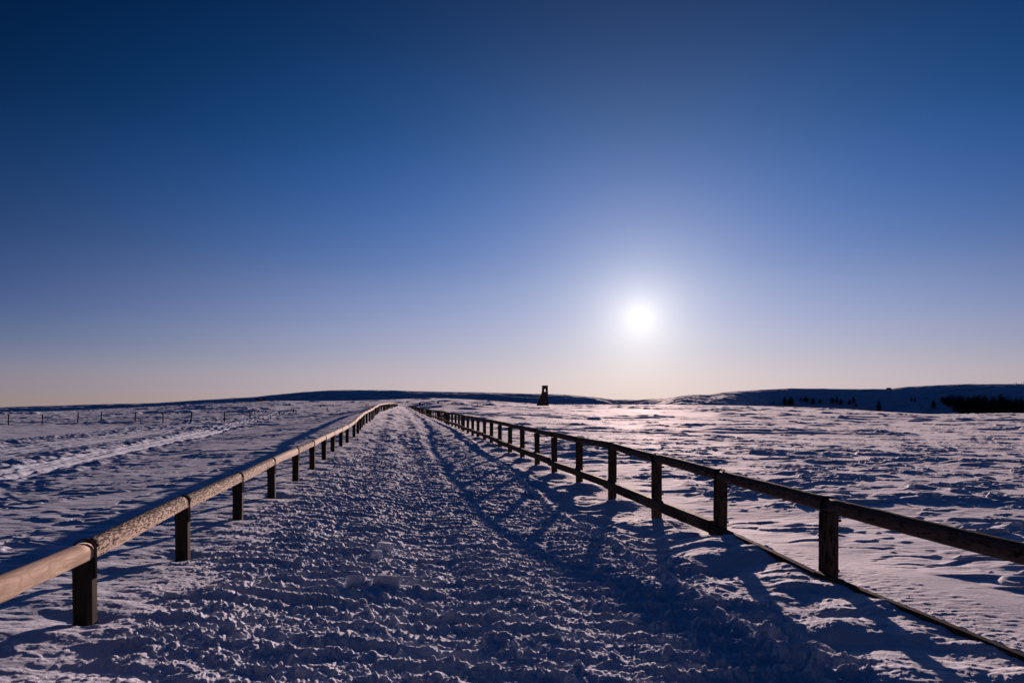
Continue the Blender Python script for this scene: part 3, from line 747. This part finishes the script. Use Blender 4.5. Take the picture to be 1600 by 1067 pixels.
for i, (px, py, hp, wd, lb) in enumerate(spec): fir(px, py, hp, lb, G, i % 5, 'hill', wd)
# the dense wood: one dark mass
def wood_mass(name, spots, label, seed):
    rr = random.Random(seed); V_ = []; F_ = []
    for px, pyb, hp in spots:
        x, y, g = place(px, pyb, 20, 345, 'hill')
        y += rr.uniform(-6, 8); x = pz(px, y); g = hill_at(x, y)
        h_ = hp * y / F
        v, f = fir_crown(h_, h_ * rr.uniform(.24, .36), rr.random(), .03, .55); i0 = len(V_)
        V_ += [Vector(p) + Vector((x, y, g - .1)) for p in v]; F_ += [tuple(i0 + k for k in q) for q in f]
        v, f = trunk_vf(h_, .13); i0 = len(V_); V_ += [Vector(p) + Vector((x, y, g)) for p in v]; F_ += [tuple(i0 + k for k in q) for q in f]
    o = pymesh(name, V_, F_, M_FIR); o['kind'] = 'stuff'; o['label'] = label; return o
rr = random.Random(5); spots = []
for k in range(340):
    px = rr.uniform(1474, 1640); t = (px - 1474) / 40
    lo_ = 626 + min(16, 14 * t) ; hi_ = min(646, 629 + (px - 1474) * .5)
    pyb = rr.uniform(lo_, hi_) if lo_ < hi_ else hi_
    topy = 617 + rr.uniform(0, 5) + (3 if 1505 < px < 1522 else 0)
    if px < 1500: topy = 619 + (1500 - px) * .1
    spots.append((px, pyb, min(20, max(7, pyb - topy))))
wood_mass('conifer_wood', spots, 'dense dark conifer wood at the foot of the right hill', 8)
rr = random.Random(15)
spots = [(rr.uniform(1584, 1640), rr.uniform(600.5, 602), rr.uniform(2.5, 5.5)) for _ in range(26)]
wood_mass('ridge_wood', spots, 'fringe of dark trees on the ridge at the right edge', 9)

def bush(px, py, wpx, hpx, label, seed, m, on='ground', name='shrub', group=None, dens=130):
    x, y, g = place(px, py, 20, 345, on); rr = random.Random(seed); V_ = []; F_ = []
    W = wpx * y / F; Hh = hpx * y / F
    for k in range(dens):
        a = rr.uniform(0, 6.283); r = math.sqrt(rr.random()) * W / 2; zc_ = rr.random() ** .8 * Hh * math.sqrt(max(.05, 1 - (r / (W / 2)) ** 2))
        p = Vector((r * math.cos(a), r * math.sin(a), zc_)); s_ = .05 * W + .05 * Hh
        d = Vector((rr.gauss(0, 1), rr.gauss(0, 1), rr.gauss(0, 1))).normalized(); e = d.orthogonal().normalized(); i = len(V_)
        V_ += [p - d * s_, p + e * s_ * .6, p + d * s_, p - e * s_ * .6]; F_.append((i, i + 1, i + 2, i + 3))
    for k in range(6):
        a = rr.uniform(0, 6.283); tipp = Vector((math.cos(a) * W * .35, math.sin(a) * W * .35, Hh * .8)); i = len(V_)
        V_ += [Vector((-.02, 0, -.1)), Vector((.02, 0, -.1)), tipp]; F_.append((i, i + 1, i + 2))
    o = pymesh(name, V_, F_, m, None, False, (x, y, g - .02)); tag(o, label, 'shrub', group); return o
bush(404, 626.8, 12, 6, 'dark bushy thicket on the skyline at the left end of the blue hill', 41, M_FIR)
bush(413, 624.5, 7, 6, 'rounded dark bush on the skyline just right of the thicket', 42, M_FIR)
for i, (px, py, hp, lb) in enumerate([(398, 647.3, 6, 'tiny conifer at the end of the row of field stakes'), (436.5, 648, 8, 'small pointed conifer left of a thin stake in the field'),
        (458.5, 644.5, 7, 'small narrow conifer right of the pointed one in the left field'), (500.5, 637.5, 6, 'tiny round-topped conifer highest in the left field'),
        (511, 641.5, 6, 'tiny conifer in the left field beside a patch of bright snow'), (520, 635, 4, 'tiniest conifer near the far end of the left field'),
        (526.5, 645.5, 5, 'tiny thin conifer nearest the left railing')]):
    fir(px, py, hp, lb, 'small conifers scattered over the left field', i % 5, 'ground', .75)
# leafless frosted tree beside the tower
x, y, g = place(959, 632.5); rr = random.Random(77); V_ = []; F_ = []
def limb(p, d, l, r, depth):
    q = p + d * l; e = d.orthogonal().normalized(); f = d.cross(e); i = len(V_)
    for c, rad in ((p, r), (q, r * .6)):
        for k in range(4): V_.append(c + (e * math.cos(k * 1.5708) + f * math.sin(k * 1.5708)) * rad)
    for k in range(4): F_.append((i + k, i + (k + 1) % 4, i + 4 + (k + 1) % 4, i + 4 + k))
    if depth:
        for _ in range(3 if depth > 1 else 4):
            nd_ = (d + Vector((rr.gauss(0, .5), rr.gauss(0, .5), rr.uniform(-.05, .45)))).normalized(); limb(q if rr.random() < .6 else p.lerp(q, .6), nd_, l * .68, r * .6, depth - 1)
limb(Vector((0, 0, -.2)), Vector((0, 0, 1)), 1.0, .07, 4)
bt = thing('bare_tree', 'pale leafless frosted tree standing right of the tower', 'tree', (x, y, g))
pymesh('trunk', *trunk_vf(1.1, .08), M_FROST, bt); pymesh('crown', V_, F_, M_FROST, bt)
# shrubs running down the hill between the lone conifers
for i, (px, py, wp, hp, lb) in enumerate([(1437, 633, 6, 3, 'dark low shrub highest in the line running down the hill'), (1441, 638, 7, 4, 'dark ragged shrub in the middle of the line running down the hill'),
        (1449, 643, 7, 4, 'dark shrub lowest in the line running down the hill'), (1403, 612.5, 4, 1.6, 'flat dark shrub high on the hill right of the hut')]):
    bush(px, py, wp, hp, lb, 60 + i, M_FIR, 'hill', group='shrubs on the shaded right hill', dens=50)
# hut on the ridge
x, y, g = place(1389, 608.6, on='hill'); k = y / F
hut = thing('mountain_hut', 'tiny brown hut on the crest of the right hill', 'hut', (x, y, g), None)
m_h, Nn, Ll, b_ = mat('hut_boards'); b_.inputs['Base Color'].default_value = (.16, .09, .06, 1); b_.inputs['Roughness'].default_value = .8
nn = nd(Nn, 'ShaderNodeTexNoise'); nn.inputs['Scale'].default_value = 4; mx = nd(Nn, 'ShaderNodeMix', data_type='RGBA')
mx.inputs['A'].default_value = (.11, .065, .045, 1); mx.inputs['B'].default_value = (.2, .12, .08, 1); Ll.new(nn.outputs[0], mx.inputs['Factor']); Ll.new(mx.outputs['Result'], b_.inputs['Base Color'])
hw, hd, hh = 4.2 * k / 2, 2.0, 1.6 * k
pymesh('wall', *ring_mesh([[(-hw, -hd, z_), (hw, -hd, z_), (hw, hd, z_), (-hw, hd, z_)] for z_ in (-1.5, hh)]), m_h, hut)
e = .25
pymesh('roof', [(-hw - e, -hd - e, hh + .004), (hw + e, -hd - e, hh + .004), (hw + e, hd + e, hh + .004), (-hw - e, hd + e, hh + .004), (-hw - e, 0, hh + .7), (hw + e, 0, hh + .7)],
       [(0, 1, 5, 4), (2, 3, 4, 5), (0, 4, 3), (1, 2, 5), (3, 2, 1, 0)], m_h, hut)

# ------------------------------------------------------------------ stakes
def stake_mesh(h_, r_, seed):
    rr = random.Random(seed); rings = [[(rad * (1 + rr.uniform(-.12, .12)) * math.cos(a * 1.0472), rad * math.sin(a * 1.0472), z_) for a in range(6)]
        for z_, rad in ((-.3, r_), (0, r_), (h_ * .5, r_ * .95), (h_ * .96, r_ * .9), (h_, r_ * .5))]
    V_, F_ = ring_mesh(rings); me = bpy.data.meshes.new('field_stake'); me.from_pydata(V_, [], F_); me.update(); me.materials.append(W_POST); return me
def stake(px, pyt, pyb, wpx, label, group, lean=0, seed=0):
    x, y, g = place(px, pyb)
    h_ = (pyb - pyt) * y / F
    o = bpy.data.objects.new('field_stake', stake_mesh(h_, wpx / 2 * y / F, seed)); link(o); o.location = (x, y, g); o.rotation_euler = (0, lean, 0)
    tag(o, label, 'stake', group); return o
GS = 'wooden stakes in a row across the left field'
st = [(13, 647, 664, 'leftmost stake of the row, nearest the left edge of the photo'), (66, 647, 663.3, 'second stake from the left, slightly shorter than its neighbours'),
      (121, 643.5, 662, 'third stake from the left, tall and leaning a little right'), (157.5, 642.5, 660.7, 'fourth stake from the left, the closest to its left neighbour'),
      (211, 644.5, 660.3, 'fifth stake from the left in the row across the field'), (254.5, 643.5, 660.5, 'middle stake of the row, sixth from the left'),
      (298, 643, 660.5, 'stake leaning to the right, seventh from the left'), (350.5, 643.5, 658, 'second stake from the right end of the long row'),
      (390.5, 643, 655, 'last stake at the right end of the long row, by a tiny conifer')]
for i, (px, t_, b_2, lb) in enumerate(st): stake(px, t_, b_2, 2.0, lb, GS, {2: .07, 3: .05, 6: .09, 4: .03}.get(i, .0), i)
for i, (px, t_, b_2, lb) in enumerate([(462.5, 641, 648.5, 'short stake standing between small conifers in the left field'), (572, 631, 639, 'taller stake left of the pair behind the far left railing'),
      (575, 631.5, 639, 'right stake of the pair behind the far left railing'), (581.5, 633.5, 638, 'short stake close behind the far left railing'), (520.5, 632.5, 636, 'tiny distant stake on the left field')]):
    stake(px, t_, b_2, 1.3, lb, 'stakes near the far left railing', 0, 20 + i)
ORD = ['first', 'second', 'third', 'fourth', 'fifth', 'sixth', 'seventh', 'eighth', 'ninth', 'tenth', 'eleventh', 'twelfth', 'thirteenth', 'fourteenth']
PX1 = [655, 663, 672, 681, 691, 701, 708, 715.5, 722, 729, 737, 746, 755]
for i, px in enumerate(PX1):
    lb = '%s distant stake from the left between the right railing and the tower' % ORD[i]
    stake(px, 631.2, 634.6 + (i % 2) * .3, 1.1, lb, 'distant stakes left of the tower', 0, 40 + i)
for i, px in enumerate([843, 848, 855, 868, 881, 890, 895, 905, 918, 931, 944, 958, 972, 986]):
    lb = ('%s tiny stake from the left in the row standing at the foot of the tower' % ORD[i]) if i < 3 else '%s tiny stake to the right of the tower, counted from it' % ORD[i - 3]
    stake(px, 630.6, 633.6, .9, lb, 'distant stakes by the tower', 0, 60 + i)
def sign(px, pyt, pyb, wpx, hpx, label):
    x, y, g = place(px, pyb); k = y / F; h_ = (pyb - pyt) * k
    t = thing('trail_sign', label, 'sign', (x, y, g), 'distant trail signs beyond the right railing')
    pymesh('post', *ring_mesh([[(-.05, -.05, z_), (.05, -.05, z_), (.05, .05, z_), (-.05, .05, z_)] for z_ in (-.3, h_ * .95)]), W_POST, t)
    W = wpx * k / 2; Hh = hpx * k
    b = sect(W * 2, Hh, 'box')
    pymesh('board', *ring_mesh([[(a, -.09, c + h_ - Hh) for a, c in b], [(a, -.052, c + h_ - Hh) for a, c in b]]), W_POST, t)
sign(656.2, 629, 635, 3.2, 3.4, 'squat dark sign on a short post nearest the end of the right railing')
sign(684.7, 626.8, 635.2, 3.0, 3.4, 'tall dark sign on a thin post, middle one of the distant three')
sign(701, 631, 634.6, 4.2, 2.6, 'low wide sign close to the snow, rightmost of the distant three')

# ------------------------------------------------------------------ dry grass poking through the snow
mg, Nn, Ll, b_ = mat('dry_grass'); b_.inputs['Roughness'].default_value = .8
oi = nd(Nn, 'ShaderNodeNewGeometry'); nn = nd(Nn, 'ShaderNodeTexNoise'); nn.inputs['Scale'].default_value = 3; Ll.new(oi.outputs['Position'], nn.inputs['Vector'])
mx = nd(Nn, 'ShaderNodeMix', data_type='RGBA'); mx.inputs['A'].default_value = (.06, .04, .03, 1); mx.inputs['B'].default_value = (.16, .11, .07, 1); Ll.new(nn.outputs[0], mx.inputs['Factor']); Ll.new(mx.outputs['Result'], b_.inputs['Base Color'])
rr = random.Random(21); V_ = []; F_ = []
def tuft(x, y, n, hh, spread):
    g = ground_full(x, y)
    for _ in range(n):
        bx_ = x + rr.gauss(0, spread); by_ = y + rr.gauss(0, spread); a = rr.uniform(0, 6.283); l = hh * rr.uniform(.4, 1.1); wd = .0025 * max(1, y / 7)
        tip = Vector((bx_ + math.cos(a) * l * .5, by_ + math.sin(a) * l * .3, g + l * .85)); i = len(V_)
        V_.extend([Vector((bx_ - wd, by_, g - .05)), Vector((bx_ + wd, by_, g - .05)), tip]); F_.append((i, i + 1, i + 2))
for px, py in [(1282, 724), (1288, 725), (1295, 724), (1301, 726), (1312, 722), (1345, 724), (1250, 706), (1420, 700), (1168, 730), (1190, 692), (1350, 690), (1500, 712), (1470, 676), (1240, 680)]:
    x, y, g = place(px, py, 5); tuft(x, y, 9, .16, .12)
for _ in range(420):
    right = rr.random() < .5
    px = rr.uniform(760, 1600) if right else rr.uniform(0, 520); y = rr.uniform(60, 300) ; x = pz(px, y)
    if noise(np.array([x / 30]), np.array([y / 40]), 9)[0] < .05: continue
    tuft(x, y, 5, .22, .6)
gr = pymesh('dry_grass', V_, F_, mg); gr['kind'] = 'stuff'; gr['label'] = 'sparse dry grass stalks poking through the snow field'
